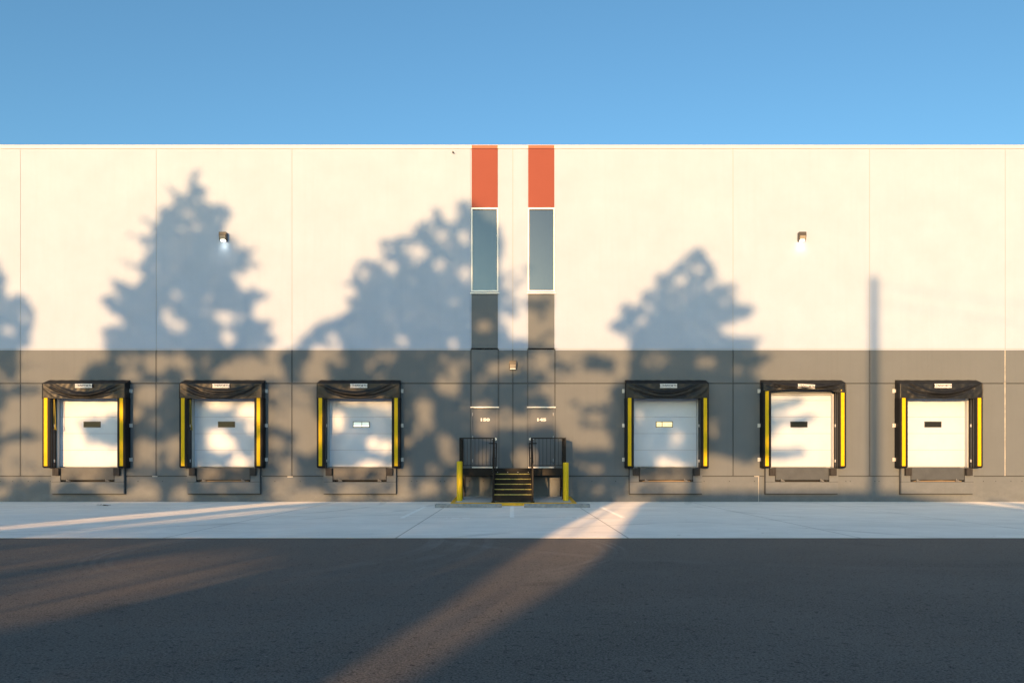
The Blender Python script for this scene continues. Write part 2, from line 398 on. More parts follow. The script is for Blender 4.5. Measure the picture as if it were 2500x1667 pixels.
# parapet
par = MB()
par.box(wx(XL), wx(1151.5), -0.012, T, wz(363.1), wz(355.6)); par.box(wx(1215.2), wx(1289.6), -0.012, T, wz(363.1), wz(355.6)); par.box(wx(1353.2), wx(XR), -0.012, T, wz(363.1), wz(355.6))
par.box(wx(XL), wx(XR), -0.02, T + 0.05, wz(355.6) + 0.003, wz(354.6))
par.build('parapet', [M['cap']], WH)
for a, b in ((1151.5, 1215.2), (1289.6, 1353.2)):
    o = MB()
    o.box(wx(a)+.002, wx(b)-.002, -0.016, T - .01, wz(363.1), wz(354.3), 1)
    o.box(wx(a), wx(b), 0.004, T, wz(506.6), wz(363.9), 0)
    o.build('orange_panel', [M['orange'], M['orange_cap']], WH)['label'] = 'orange painted panel above tall window'
    # tall window in the stripe
    w = MB()
    x0, x1, z0, z1 = wx(a - 1.3), wx(b + 1.6), wz(712.6), wz(507.4)
    fw = 0.052
    for q in ((x0, x1, z1 - fw*1.2, z1), (x0, x1, z0, z0 + fw), (x0, x0 + fw, z0 + fw, z1 - fw*1.2), (x1 - fw, x1, z0 + fw, z1 - fw*1.2)):
        w.box(q[0], q[1], -0.02, 0.10, q[2], q[3])
    wo = w.build('window', M['alu'], WH)
    wo['label'] = 'tall narrow window below orange panel'
    MB().box(x0 + fw - .004, x1 - fw + .004, 0.028, 0.05, z0 + fw - .004, z1 - fw*1.2 + .004).build('glass', M['glass'], wo)
    MB().box(x0 + fw, x1 - fw, 0.06, 0.07, z0 + fw, z1 - fw).build('backing', M['pit'], wo)
    g = MB()
    for q in ((x0 + fw, x1 - fw, z1 - fw*1.2 - .018, z1 - fw*1.2), (x0 + fw, x0 + fw + .014, z0 + fw, z1 - fw*1.2 - .018), (x1 - fw - .014, x1 - fw, z0 + fw, z1 - fw*1.2 - .018)):
        g.box(q[0], q[1], 0.005, 0.027, q[2], q[3])
    g.build('gasket', M['frame_black'], wo)
    MB().box(x0 - .03, x1 + .03, -0.05, 0.12, wz(717.6), wz(714.9)).build('sill', M['alu'], wo)

# charcoal base wall
def gcell(a, b, y0, y1, m=0): cell(grey, a, b, y0, y1, m)
R1, R2, R3 = (854.7, 934.6), (937.0, 1160.7), (1162.9, 1232)
cols = [(1151.4, 1215.3), (1289.5, 1353.3)]
for a, b in segs(gg) + [(713 + gg, 1148.2), (1218.6, 1250.6), (1253.4, 1287), (1356.4, 1789.5 - gg)]:
    gcell(a, b, *R1)
    ds = [c for c in DOCKS if a < c < b]
    if not ds: gcell(a, b, *R2); continue
    c = ds[0]
    gcell(a, c - 81, *R2); gcell(c + 81, b, *R2); gcell(c - 81, c + 81, R2[0], 962)
    gcell(c - 81, c - 66, 1141.5, R2[1]); gcell(c + 66, c + 81, 1141.5, R2[1])
xs = [XL] + sum([[c - 66, c + 66] for c in DOCKS], []) + [XR]
ys3 = (R3[0], 1178)
for i in range(0, len(xs), 2):
    a, b = xs[i], xs[i+1]
    if a < 1852 < b:
        gcell(a, 1852 - 1, *R3); gcell(1852 + 1, b, *R3)
    else:
        gcell(a, b, *R3)
for c in DOCKS: gcell(c - 66, c + 66, 1178, R3[1])
for a, b in cols:
    gcell(a, b, 719.0, 849.7)
    gcell(a, b, 853.2, 934.6)
    gcell(a, b, 937.0, 993.2)
    gcell(a, b, 1141.5, 1160.7)
# sealant in the reveals
for x in (-281.5, 50, 381.5, 713, 1149.8, 1217, 1252, 1288.2, 1354.9, 1789.5, 2123, 2785.5):
    strip(grey, x - 2.6, x + 2.6, 853, 1161, 1, 0.022)
    strip(grey, x - .45, x + .45, 855, 1160, 0, 0.016)
strip(grey, 2451.5, 2456.5, 853, 1161, 2, 0.014)
strip(grey, 1849.5, 1854.5, 1162, 1226, 2, 0.010)
strip(grey, XL, XR, 934, 937.6, 1, 0.024)
strip(grey, XL, XR, 1160, 1163.6, 1, 0.024)
for a, b in cols: strip(grey, a - 1, b + 1, 849.5, 853.5, 1, 0.02)
for x in (1.5, 31, 69, 96, 123, 337, 397, 671, 733, 1004, 1017.6, 1075, 1085.6, 1146, 1180, 1445, 1503, 1719, 1781, 1842, 2065, 2076, 2136, 2146, 2401, 2431, 2468, 2495):
    grey.disc((wx(x), -0.0015, wz(1174.3)), 0.016, 12, 3)
random.seed(5)
for px, py in ((375, 1162), (630, 1162), (705, 1163), (1845, 1162)):     # patched joint corners
    for k in range(3):
        grey.box(wx(px) + k*.05 - .05, wx(px) + k*.05 + random.uniform(.0, .05), -0.003 - k*.001, 0.02, wz(py) - .022, wz(py) + .012, 2)
grey.build('base_wall', [M['grey_wall'], M['sealant'], M['pale_sealant'], M['hole']], WH)
sh = MB(); sh.box(wx(XL), wx(XR), T + .01, 34, -0.1, wz(358)); sh.build('shell', M['white_wall'], WH)

# text
def text_mesh(body, size, xs, parent, name, m, loc, bold=0.0, space=1.0):
    cu = bpy.data.curves.new(name, 'FONT'); cu.body = body; cu.size = size; cu.align_x = 'CENTER'; cu.align_y = 'CENTER'
    cu.offset = bold; cu.extrude = 0.0015; cu.space_character = space; cu.resolution_u = 4
    t = bpy.data.objects.new(name, cu); COL.objects.link(t)
    bpy.context.view_layer.update()
    me = bpy.data.meshes.new_from_object(t.evaluated_get(bpy.context.evaluated_depsgraph_get()))
    bpy.data.objects.remove(t)
    me.materials.clear(); me.materials.append(m)
    me.transform(__import__('mathutils').Matrix(((xs, 0, 0, 0), (0, 0, -1, 0), (0, 1, 0, 0), (0, 0, 0, 1))))
    o = bpy.data.objects.new(name, me); COL.objects.link(o); o.parent = parent; o.location = loc
    return o

# personnel doors
for (a, b), num, side in ((cols[0], '150', 1), (cols[1], '145', -1)):
    f = MB()
    zt, zb = wz(995.6), wz(1140.4)
    f.box(wx(a) - .02, wx(a + 2.4), 0.012, T, zb, zt - .03); f.box(wx(b - 2.4), wx(b) + .02, 0.012, T, zb, zt - .03)
    f.box(wx(a) - .02, wx(b) + .02, 0.012, T, zt - .03, zt + .03)
    d = MB().box(wx(a + 2.6), wx(b - 2.6), 0.03, 0.075, zb + .02, zt - .034).build('door', M['door_grey'] if 'door_grey' in M else M.setdefault('door_grey', mat('grey_door_paint', (0.130, 0.148, 0.172), 0.55, spec=0.2)), WH)
    d['label'] = 'grey steel door numbered ' + num
    f.build('door_frame', M['door_grey'], d)
    MB().box(wx(a - 3), wx(b + 3), -0.05, 0.02, wz(995.3), wz(992.8)).build('drip_cap', M['alu'], d)
    MB().box(wx(a + .8), wx(b - .8), -0.03, 0.06, zb - .025, zb + .018).build('threshold', M['alu'], d)
    cxm = wx((a + b) / 2)
    text_mesh(num, 0.14, 1.75, d, 'number', M['white_paint'], (cxm, 0.027, wz(1024.5)), bold=0.007)
    hx = wx(b - 5.6) if side > 0 else wx(a + 5.6)
    hz = wz(1071.5)
    h = MB()
    h.tube([(hx, 0.03, hz), (hx, 0.008, hz)], 0.05, 16); h.tube([(hx, 0.01, hz), (hx, -0.04, hz)], 0.016, 10)
    h.tube([(hx, -0.035, hz), (hx - side*0.06, -0.04, hz + .004), (hx - side*0.125, -0.035, hz - .004)], 0.014, 10)
    h.build('handle', M['alu'], d)
    hgx = wx(a + 2.5) if side > 0 else wx(b - 2.5)
    for py in (1011, 1068, 1124):
        MB().tube([(hgx, 0.012, wz(py) - .06), (hgx, 0.012, wz(py) + .06)], 0.011, 8).build('hinge', M['galv'], d)

# ------------------------------------------------------------------ loading docks
def curtain(seed, short):
    """sagging vinyl head curtain with swag folds, sloping top and end returns"""
    rnd = random.Random(seed)
    U, dep = 100*S, 0.40
    zt, zb = 4.30, (3.74 if not short else 4.035)
    bm = bmesh.new(); nu, nv = 72, 26
    folds = []
    nf = rnd.choice((2, 3)) if not short else 2
    for k in range(nf):
        folds.append((rnd.uniform(-.02, .08) + k*0.15, rnd.uniform(.42, .66), rnd.uniform(.055, .09), rnd.uniform(.035, .055), rnd.uniform(-.10, .10)))
    diag = [(rnd.choice((-1, 1)), rnd.uniform(.55, .97), rnd.uniform(.8, 2.4), rnd.uniform(.010, .022)) for _ in range(7)]
    ph = [rnd.uniform(0, 6.28) for _ in range(6)]
    rows = []
    for j in range(nv + 1):
        v = j / nv; row = []
        for i in range(nu + 1):
            u = -1 + 2*i/nu
            uu = u / 0.80                       # the end panels stay flatter
            core = max(0.0, 1 - abs(uu)**2) if abs(uu) < 1 else 0.0
            y = 0.0
            for v0, sag, wd, amp, sk in folds:
                c = v0 + sag*(1 - (uu - sk)**2) if abs(uu) < 1.15 else -9
                t = (v - c) / wd
                if abs(t) < 4: y += amp * (math.exp(-t*t) - 0.75*math.exp(-(t - 1.7)**2)) * (0.35 + 0.65*core)
            for sgn, u0, sl, amp in diag:
                if abs(u) > .35 and u*sgn > 0:
                    t = ((abs(u) - u0) + (v - .6)*sl*.25) / .035
                    if abs(t) < 3: y += amp*math.exp(-t*t)*math.sin(math.pi*min(1, max(0, v)))
            y += .006*math.sin(9*u + ph[0] + 3*v) + .004*math.sin(23*u + ph[1] - 5*v) + .003*math.sin(41*u + 9*v + ph[2])
            if abs(u) > .8: y *= 0.35
            y += 0.03*core*v
            if short: y += 0.05*math.sin(math.pi*v)*core + .02*math.sin(14*u + ph[3])*v
            z = zt + (zb - zt)*v
            if short:
                z = zt + (zb - zt)*v*(1.0 - 0.10*math.cos(2.4*u) + .04*math.sin(7*u + ph[4])) - (.05*v if u > .72 else 0)
            else:
                z += -.012*v*core + .004*v*math.sin(17*u + ph[5])
            row.append(bm.verts.new((u*U - .006*v*(1 if u < -.98 else 0), -(dep + y), z)))
        rows.append(row)
    for j in range(nv):
        for i in range(nu):
            f = bm.faces.new((rows[j][i], rows[j][i+1], rows[j+1][i+1], rows[j+1][i])); f.smooth = True
    # sloping top with the chamfered corners, then the end returns
    zw = 4.455
    top = [bm.verts.new((-U + .02 + (2*U - .04)*i/nu, 0.0, zw + .004*math.sin(i*.7))) for i in range(nu + 1)]
    for i in range(nu):
        bm.faces.new((top[i], top[i+1], rows[0][i+1], rows[0][i])).smooth = True
    for i in (0, nu):
        back = [bm.verts.new((rows[j][i].co.x*0.988, -0.0, rows[j][i].co.z + (zw - zt)*(1 - j/nv)*.6)) for j in range(nv + 1)]
        for j in range(nv):
            bm.faces.new((rows[j][i], rows[j+1][i], back[j+1], back[j])).smooth = True
        bm.faces.new((top[i], rows[0][i], back[0]))
    # hem turned under
    hem = [bm.verts.new((v.co.x, v.co.y + .07, v.co.z + .004)) for v in rows[-1]]
    for i in range(nu):
        bm.faces.new((rows[-1][i], rows[-1][i+1], hem[i+1], hem[i])).smooth = True
    me = bpy.data.meshes.new('head_curtain')
    bm.to_mesh(me); bm.free(); me.materials.append(M['vinyl'])
    return me

def dock(cpx, seed, label, glass='dark', short=False, rope=False, tilt=0.0):
    X = wx(cpx)
    r = empty('loading_dock', (X, 0, 0))
    tag(r, label, 'loading dock', 'loading docks along the charcoal wall')
    rnd = random.Random(seed)
    h = bpy.data.objects.new('head_curtain', curtain(seed, short)); COL.objects.link(h); h.parent = r
    if short: h['label'] = 'head curtain rolled up short'
    zc = 4.30 - .62*.38 if not short else 4.165
    # maker's sign on the curtain
    yb = -0.452 if not short else -0.475
    sg = MB().box(-.308, .308, -0.006, 0, -.075, .075, 0, .003).build('sign', M['sign_white'], r)
    sg.location = (.03, yb, 4.20 if not short else 4.18); sg.rotation_euler = (0, tilt, 0)
    text_mesh('L\u039eNWORTH', 0.112, 1.0, sg, 'lettering', M['sign_ink'], (0, -0.0085, 0), bold=0.0035, space=1.0)
    # side pads
    ptop = 3.80 if not short else 4.10
    for s in (-1, 1):
        xo, xi = s*100*S, s*80.5*S
        p = MB()
        a, b = min(xo, xi), max(xo, xi)
        p.prism([(-.405, 1.305), (-.405, ptop), (0, ptop), (0, 1.24), (-.36, 1.24)], 'x', a, b)
        bmesh.ops.bevel(p.bm, geom=list(p.bm.edges), offset=.018, segments=2, affect='EDGES')
        po = p.build('side_pad', M['pad'], r)
        yc = s*91*S
        MB().box(yc - .062, yc + .062, -.412, -.398, 1.315, ptop - .04 if short else 3.765).build('guide_strip', M['yellow_fab'], po)
        # backing frame on the inner cheek
        ch = MB()
        ch.box(xi - s*.004 - .006, xi - s*.004 + .006, -.20, -.16, 1.26, ptop - .05)
        ch.box(xi - s*.004 - .005, xi - s*.004 + .005, -.34, -.325, 1.26, ptop - .05)
        ch.build('cheek_rail', M['plate'], po)
        for z in (1.50, 2.78):
            MB().box(xi - s*.016 - .012, xi - s*.016 + .012, -.205, -.155, z - .05, z + .05).build('clip', M['galv'], po)
        for py in (954.5, 1038.5, 1121.5):
            br = MB(); z = wz(py)
            br.box(*sorted((xo, xo + s*.075)), -.014, -.001, z - .07, z + .07)
            br.box(*sorted((xo - s*.002, xo + s*.010)), -.10, -.012, z - .062, z + .062)
            br.disc((xo + s*.034, -.0155, z), .012, 8)
            br.build('bracket', M['galv'], r)
    if rope:
        for k in range(2):
            rp = MB(); x = -80.5*S + .03 + k*.035
            pts = [(x + .02*math.sin(z*2.1 + k), -.26 + .05*math.sin(z*1.3 + seed), z) for z in np.linspace(3.74, 2.85, 14)]
            pts += [(x + .05, -.24, 2.72), (x + .015, -.25, 2.62), (x + .07, -.22, 2.66), (x + .06, -.24, 2.80)] if k == 0 else [(x + .03, -.23, 2.76), (x + .05, -.22, 2.60)]
            rp.tube(pts, .009, 6).build('pull_rope', M['rope'], r)
    # jamb lining and header
    j = MB()
    for s in (-1, 1):
        j.box(*sorted((s*81*S + s*.002, s*78.8*S)), 0.004, .24, 1.262, 3.955)
    j.box(-78.8*S, 78.8*S, 0.004, .24, 3.915, 3.955)
    j.build('jamb', M['jamb'], r)
    # sectional door
    d = MB(); z0 = 1.285
    for k in range(5):
        za, zb = z0 + .61*k + .006, min(z0 + .61*(k+1) - .006, 3.90)
        if za < 3.88: d.box(-78.4*S, 78.4*S, .17, .215, za, zb, 0, .004)
    d.box(-78.4*S, 78.4*S, .180, .21, z0, 3.90, 1)
    for k in range(5):       # pressed ribs of each section
        for q in range(1, 6):
            z = z0 + .61*k + q*.1017
            if z < 3.86: d.box(-78*S, 78*S, .1685, .172, z - .0035, z + .0035, 0)
    do = d.build('door', [M['door_white'], M['door_gasket']], r)
    zc = 2.842
    f = MB()
    for q in ((-.312, .312, .085, .108), (-.312, .312, -.108, -.085), (-.312, -.287, -.085, .085), (.287, .312, -.085, .085)):
        f.box(q[0], q[1], .150, .172, zc + q[2], zc + q[3])
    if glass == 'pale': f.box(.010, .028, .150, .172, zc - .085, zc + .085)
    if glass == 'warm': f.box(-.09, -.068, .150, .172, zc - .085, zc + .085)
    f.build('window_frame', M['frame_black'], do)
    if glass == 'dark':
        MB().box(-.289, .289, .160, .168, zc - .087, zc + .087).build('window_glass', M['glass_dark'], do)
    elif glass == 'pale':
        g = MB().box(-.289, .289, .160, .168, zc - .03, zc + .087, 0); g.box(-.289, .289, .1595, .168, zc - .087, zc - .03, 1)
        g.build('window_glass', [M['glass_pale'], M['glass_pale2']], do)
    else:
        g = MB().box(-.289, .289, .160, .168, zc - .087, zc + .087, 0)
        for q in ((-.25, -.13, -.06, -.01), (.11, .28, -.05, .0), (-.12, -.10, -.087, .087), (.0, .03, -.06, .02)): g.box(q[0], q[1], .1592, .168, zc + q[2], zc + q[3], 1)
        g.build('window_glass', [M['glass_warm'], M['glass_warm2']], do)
    # leveller
    MB().box(-64*S, 64.5*S, -.155, .10, .84, 1.252, 0, .006).box(-64*S, 64.5*S, -.150, -.10, .805, .845, 0).build('leveler_plate', M['plate'], r)
    MB().box(-66*S, 66*S, .16, .24, .66, 1.26).build('pit', M['pit'], r)
    for x in (-47.5*S, 48*S):
        kq = MB(); kq.box(x - .035, x + .035, -.17, -.06, .765, .80); kq.box(x - .055, x - .03, -.175, -.10, .755, .85); kq.box(x + .012, x + .07, -.168, -.10, .752, .785)
        kq.build('lip_keeper', M['keeper'], r)
    if seed % 2 == 0 or glass == 'warm':
        MB().prism([(-.90, .742), (.90, .742), (.9, .772), (.2, .792), (-.75, .778)], 'y', -.10, -.06).build('timber_lip', M['lumber'], r)
    # steel-edged curb below, painted with the wall
    c = MB()
    c.box(-88*S, 88*S, -.15, -.002, wz(1204.5, .15), wz(1176.4, .15))
    for s in (-1, 1): c.box(*sorted((s*88*S, s*65.6*S)), -.15, -.002, wz(1175.5, .15), wz(1142.2, .15))
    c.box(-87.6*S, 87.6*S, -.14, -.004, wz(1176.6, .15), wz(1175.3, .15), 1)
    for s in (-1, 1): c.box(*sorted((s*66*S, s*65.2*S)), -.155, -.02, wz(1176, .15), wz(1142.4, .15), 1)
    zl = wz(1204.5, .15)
    c.box(-88.6*S, 88.6*S, -.06, -.001, zl - .035, zl - .001, 1)  # dark strips added as the shadow line under and beside the curb
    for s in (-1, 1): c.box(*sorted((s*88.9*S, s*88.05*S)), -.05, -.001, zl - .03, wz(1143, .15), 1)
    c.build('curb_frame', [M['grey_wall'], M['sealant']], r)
    for s in (-1, 1):
        b = MB()
        x0, x1 = sorted((s*81*S, s*66*S))
        b.box(x0, x1, -.27, -.151, .965, 1.235, 0, .012)
        b.build('dock_bumper', M['rubber'], r)
    return r

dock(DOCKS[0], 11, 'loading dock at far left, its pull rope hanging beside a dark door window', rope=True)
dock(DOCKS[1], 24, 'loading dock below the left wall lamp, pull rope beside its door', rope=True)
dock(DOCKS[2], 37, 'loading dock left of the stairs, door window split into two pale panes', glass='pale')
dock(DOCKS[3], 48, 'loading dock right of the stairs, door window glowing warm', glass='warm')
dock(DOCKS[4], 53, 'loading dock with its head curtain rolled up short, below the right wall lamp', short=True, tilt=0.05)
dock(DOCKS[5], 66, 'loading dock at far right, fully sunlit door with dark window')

# ------------------------------------------------------------------ wall lamps
def lamp(px, pz, lit, label, yaw=0.0):
    r = empty('wall_lamp', (wx(px), 0, pz)); tag(r, label, 'wall lamp', 'square wall lamps')
    w = .13
    b = MB()
    b.prism([(-.02, -.14), (-.02, .165), (-.20, .165), (-.215, .15), (-.215, .03), (-.165, -.115), (-.15, -.14)], 'x', -w, w)
    bmesh.ops.bevel(b.bm, geom=list(b.bm.edges), offset=.008, segments=2, affect='EDGES')
    b.build('housing', M['lamp_body'], r)
    MB().box(-.115, .115, -.021, -.0, -.155, .13, 0, .005).build('back_plate', M['lamp_body'], r)
    rf = MB().quad([(-.105, -.2165, .022), (.105, -.2165, .022), (.105, -.1685, -.117), (-.105, -.1685, -.117)])
    rf.build('reflector', M['lamp_refl'], r)
    ln = MB()
    if lit:
        ln.prism([(-.170, -.112), (-.176, -.155), (-.12, -.168), (-.06, -.145)], 'x', -.075, .075)
        ln.build('lens', M['lamp_lens'], r)
        L = bpy.data.lights.new('bulb', 'SPOT'); L.energy = 1.3; L.color = (1.0, .95, .78); L.spot_size = math.radians(115); L.spot_blend = 1.0; L.shadow_soft_size = .05
        lo = bpy.data.objects.new('bulb', L); COL.objects.link(lo); lo.parent = r; lo.location = (0, -.17, -.20)
        lo.rotation_euler = Vector((0, .35, -1)).to_track_quat('-Z', 'Y').to_euler()
    else:
        ln.box(-.105, .105, -.172, -.12, -.150, -.120)
        ln.build('lens', M['lamp_lens_off'], r)
    return r
M['lamp_lens_off'] = mat('unlit_lens_glow', (0.8, 0.78, 0.70), 0.25, emit=(1, .9, .7), estr=.08)  # faint glow stands in for light reflected off the unlit lens
lamp(548, 9.66, True, 'lit dark wall lamp high above the second dock from the left, in tree shadow')
lamp(1955, 9.66, True, 'lit dark wall lamp high on the sunlit cream wall at right')
lamp(1252, wz(892.6), False, 'small square wall lamp on the charcoal wall above the stairs')
f = MB(); f.tube([(wx(1106), .0, wz(373)), (wx(1106), -.07, wz(373))], .03, 12); f.tube([(wx(1106), -.05, wz(373)), (wx(1108), -.10, wz(375))], .018, 10)
tag(f.build('wall_spout', M['lamp_body']), 'tiny dark spout near the parapet left of the first orange stripe', 'spout')

# ------------------------------------------------------------------ pad, stairs, bollards, wheel stops
PF = 2.81
def padz(d): return .205 - .105*d/PF
p = empty('concrete_pad', (0, 0, 0)); tag(p, 'raised concrete pad with yellow painted edge under the black stairs', 'pad')
b = MB(); X0, X1 = -2.03, 2.13
b.prism([(-0.004, 0.0), (-PF + .03, 0.0), (-PF + .03, padz(PF - .03)), (-0.004, padz(0))], 'x', X0 + .03, X1 - .03)
b.build('slab', M['pad_conc'], p)
e = MB()
e.prism([(-PF, 0), (-PF, padz(PF) - .012), (-PF + .012, padz(PF) + .003), (-PF + .18, padz(PF - .18) + .003), (-PF + .18, 0.0)], 'x', X0, X1)
for xa, xb in ((X0, X0 + .14), (X1 - .14, X1)):
    e.prism([(-PF + .18, 0), (-PF + .18, padz(PF - .18) + .003), (-.01, padz(0) + .003), (-.01, 0)], 'x', xa, xb)
e.build('yellow_edge', M['curb_yellow'], p)

st = empty('metal_staircase', (0, 0, 0)); tag(st, 'black steel stairs and landing with railings before doors 150 and 145', 'stairs')
LF, DZ = 1.25, 1.235           # landing front, deck height
k = .01434
xl, xr = -1.84, 1.89
bs = M['black_steel']
dk = MB(); dk.box(xl, xr, -LF, -.02, DZ - .03, DZ); dk.build('landing_deck', bs, st)
bm_ = MB(); bm_.box(xl + .02, xr - .02, -LF - .012, -LF + .04, DZ - .245, DZ - .004)
for s in (xl + .02, xr - .07): bm_.box(s, s + .05, -LF + .04, -.03, DZ - .22, DZ - .032)
for s in (-.62, .62): bm_.box(s - .03, s + .03, -LF + .04, -.03, DZ - .18, DZ - .032)
bm_.build('landing_beam', bs, st)
for x in (xl + .115, xr - .115):
    lg = MB(); lg.box(x - .025, x + .025, -LF + .0, -LF + .05, padz(LF), DZ - .246); lg.box(x - .06, x + .06, -LF - .03, -LF + .08, padz(LF) - .002, padz(LF) + .012)
    lg.build('leg', bs, st)
    lg = MB(); lg.box(x - .025, x + .025, -.12, -.07, padz(.1), DZ - .222); lg.build('leg', bs, st)
    br = MB(); br.bar((x, -LF + .06, DZ - .26), (x, -.12, .35), .035); br.bar((x, -LF + .05, .55), (x, -.10, .55), .03); br.build('brace', bs, st)
# guards along the landing front and ends
WS = .625
SXC = .03                      # stair centre
gz = DZ + 1.07
def guard(xa, xb, name):
    g = MB()
    g.box(xa, xb, -LF - .02, -LF + .025, gz - .042, gz)
    g.box(xa, xb, -LF - .012, -LF + .018, DZ + .085, DZ + .11)
    for x in (xa + .025, xb - .025): g.box(x - .025, x + .025, -LF - .022, -LF + .027, DZ - .2, gz - .042)
    n = 9
    for i in range(1, n): 
        x = xa + (xb - xa)*i/n
        g.box(x - .007, x + .007, -LF - .004, -LF + .010, DZ + .11, gz - .042)
    g.build(name, bs, st)
guard(xl, -WS + SXC - .02, 'front_railing'); guard(WS + SXC + .02, xr, 'front_railing')
for x in (xl + .025, xr - .025):
    g = MB()
    g.box(x - .022, x + .022, -LF + .028, -.02, gz - .042, gz); g.box(x - .012, x + .012, -LF + .028, -.02, DZ + .085, DZ + .11)
    g.box(x - .025, x + .025, -.07, -.02, DZ, gz - .042)
    for i in range(1, 10):
        y = -LF + .03 + (LF - .06)*i/10
        g.box(x - .007, x + .007, y - .007, y + .007, DZ + .11, gz - .042)
    g.build('side_railing', bs, st)
# flight
ND = [(1.34, 1.043), (1.665, .875), (1.99, .708), (2.31, .541), (2.60, .374)]
tr = []
for i, (d, z) in enumerate(ND):
    d0 = ND[i-1][0] if i else LF + .03
    t = MB(); t.box(SXC - WS, SXC + WS, -d, -(d0 - .02), z - .03, z - .002)
    nxt = ND[i+1][1] if i < 4 else .165
    t.box(SXC - WS, SXC + WS, -d + .035, -d + .045, nxt, z - .032)
    to = t.build('tread', bs, st)
    nn = MB(); nn.box(SXC - WS + .004, SXC + WS - .004, -d - .004, -d + .045, z - .003, z + .002); nn.box(SXC - WS + .004, SXC + WS - .004, -d - .006, -d - .001, z - .030, z - .016, 1); nn.box(SXC - WS + .004, SXC + WS - .004, -d - .007, -d - .001, z - .016, z + .001, 0)
    nn.build('nosing', [M['nosing'], M['nosing_dark']] if 'nosing_dark' in M else [M['nosing'], M.setdefault('nosing_dark', mat('worn_nosing_edge', (0.05, 0.043, 0.012), 0.5, var=0.7, vscale=14))], to)
fp = MB(); fp.box(SXC - WS, SXC + WS, -LF - .028, -LF - .016, ND[0][1] + .003, DZ - .002)
for x in (-.555, -.20, .155, .515):
    fp.disc((SXC + x + .02, -LF - .030, ND[0][1] + .055), .011, 10, 1)
fp.build('fascia', [bs, M['galv']], st)
for s in (-1, 1):
    x = SXC + s*(WS + .03)
    sg = MB()
    xa, xb = sorted((x - s*.028, x + s*.03))
    sg.prism([(-LF, DZ - .02), (-LF, DZ - .42), (-2.34, .155), (-2.68, .155), (-2.68, .44)], 'x', xa, xb)
    so = sg.build('stringer', bs, st)
    ft = MB().box(x - .06, x + .06, -2.70, -2.56, padz(2.6) - .004, .156).build('foot', bs, so)
    bl = MB()
    for z in (DZ - .035, DZ - .125): bl.disc((x + s*.055, -LF - .030, z), .012, 10)
    bl.build('bolt', M['galv'], so)
    rl = MB()
    top, bot = (x, -LF - .03, gz - .02), (x, -2.64, .44 + .98)
    rl.bar(top, bot, .042)
    rl.box(x - .024, x + .024, -2.66, -2.61, .16, .44 + .98)
    rl.box(x - .024, x + .024, -LF - .05, -LF - .005, DZ - .3, gz)
    mid = (x, -1.95, (gz + .44 + .98)/2 - .03); rl.box(x - .02, x + .02, -1.97, -1.93, .62, mid[2] + .02)
    rl.bar((x, -LF - .03, DZ + .14), (x, -2.64, .56), .03)
    for i in range(1, 12):
        if i == 6: continue
        f_ = i/12; y = -LF - .03 - (2.61 - LF)*f_
        rl.box(x - .007, x + .007, y - .007, y + .007, DZ + .14 - (DZ - .42)*f_, gz - .02 - (gz - .02 - 1.42)*f_)
    rl.build('stair_railing', bs, st)
    hr = MB(); xi = x - s*.085
    hz0 = gz - .20
    hr.tube([(x + s*.18, -LF + .04, hz0), (xi, -LF + .02, hz0), (xi, -LF - .05, hz0), (xi, -2.62, 1.17), (xi, -2.80, 1.15), (xi, -2.80, .98)], .019, 10)
    for f_ in (.10, .5, .9):
        y = -LF - .05 - (2.57 - LF)*f_; z = hz0 - (hz0 - 1.17)*f_
        hr.bar((x, y, z - .06), (xi, y, z - .06), .016); hr.bar((xi, y, z - .06), (xi, y, z), .016)
    hr.build('handrail', bs, st)

def bollard(px, r_, topy, label):
    d = D*(1 - r_); x = wx(px, d); z0 = padz(d) - .01; z1 = wz(topy, d)
    m = MB(); R = .098
    prof = [(R*1.0, z0), (R*1.0, z1 - .03), (R*.97, z1 - .014), (R*.86, z1 - .003), (R*.6, z1), (0.001, z1 + .002)]
    n = 28; rings = [[m.bm.verts.new((x + rr*math.cos(2*math.pi*i/n), -d + rr*math.sin(2*math.pi*i/n), z)) for i in range(n)] for rr, z in prof]
    for a, b in zip(rings, rings[1:]):
        for i in range(n):
            f = m.bm.faces.new((a[i], a[(i+1) % n], b[(i+1) % n], b[i])); f.smooth = True
    m.bm.faces.new(rings[-1])
    return tag(m.build('bollard', M['bollard']), label, 'bollard', 'yellow bollards beside the stairs')
bollard(1122, .930, 1125.7, 'yellow bollard left of the stairs, the taller one')
bollard(1381.4, .930, 1128.6, 'yellow bollard right of the stairs, below the railing with its shadow on the wall')

def wheel_stop(x0, x1, label):
    d = D*(1 - .858)
    m = MB()
    pr = [(-d, .006), (-d, .095), (-d + .035, .135), (-d + .115, .135), (-d + .15, .095), (-d + .15, .006)]
    bm = m.bm; A = []
    for x, sh in ((x0, 0), (x0 + .035, 1), (x1 - .035, 1), (x1, 0)):
        A.append([bm.verts.new((x, q[0] if sh else q[0] + (.012 if q[0] < -d + .07 else -.012), q[1] if sh or q[1] < .05 else q[1] - .02)) for q in pr])
    for a, b in zip(A, A[1:]):
        for i in range(6): bm.faces.new((a[i], a[(i+1) % 6], b[(i+1) % 6], b[i]))
    bm.faces.new(A[0]); bm.faces.new(A[-1])
    return tag(m.build('wheel_stop', M['stop_conc']), label, 'wheel stop', 'concrete wheel stops')
wheel_stop(wx(1061.6, 3.98), wx(1225, 3.98), 'long grey concrete wheel stop before the left bollard')
wheel_stop(wx(1279.5, 3.98), wx(1441, 3.98), 'long grey concrete wheel stop before the right bollard')

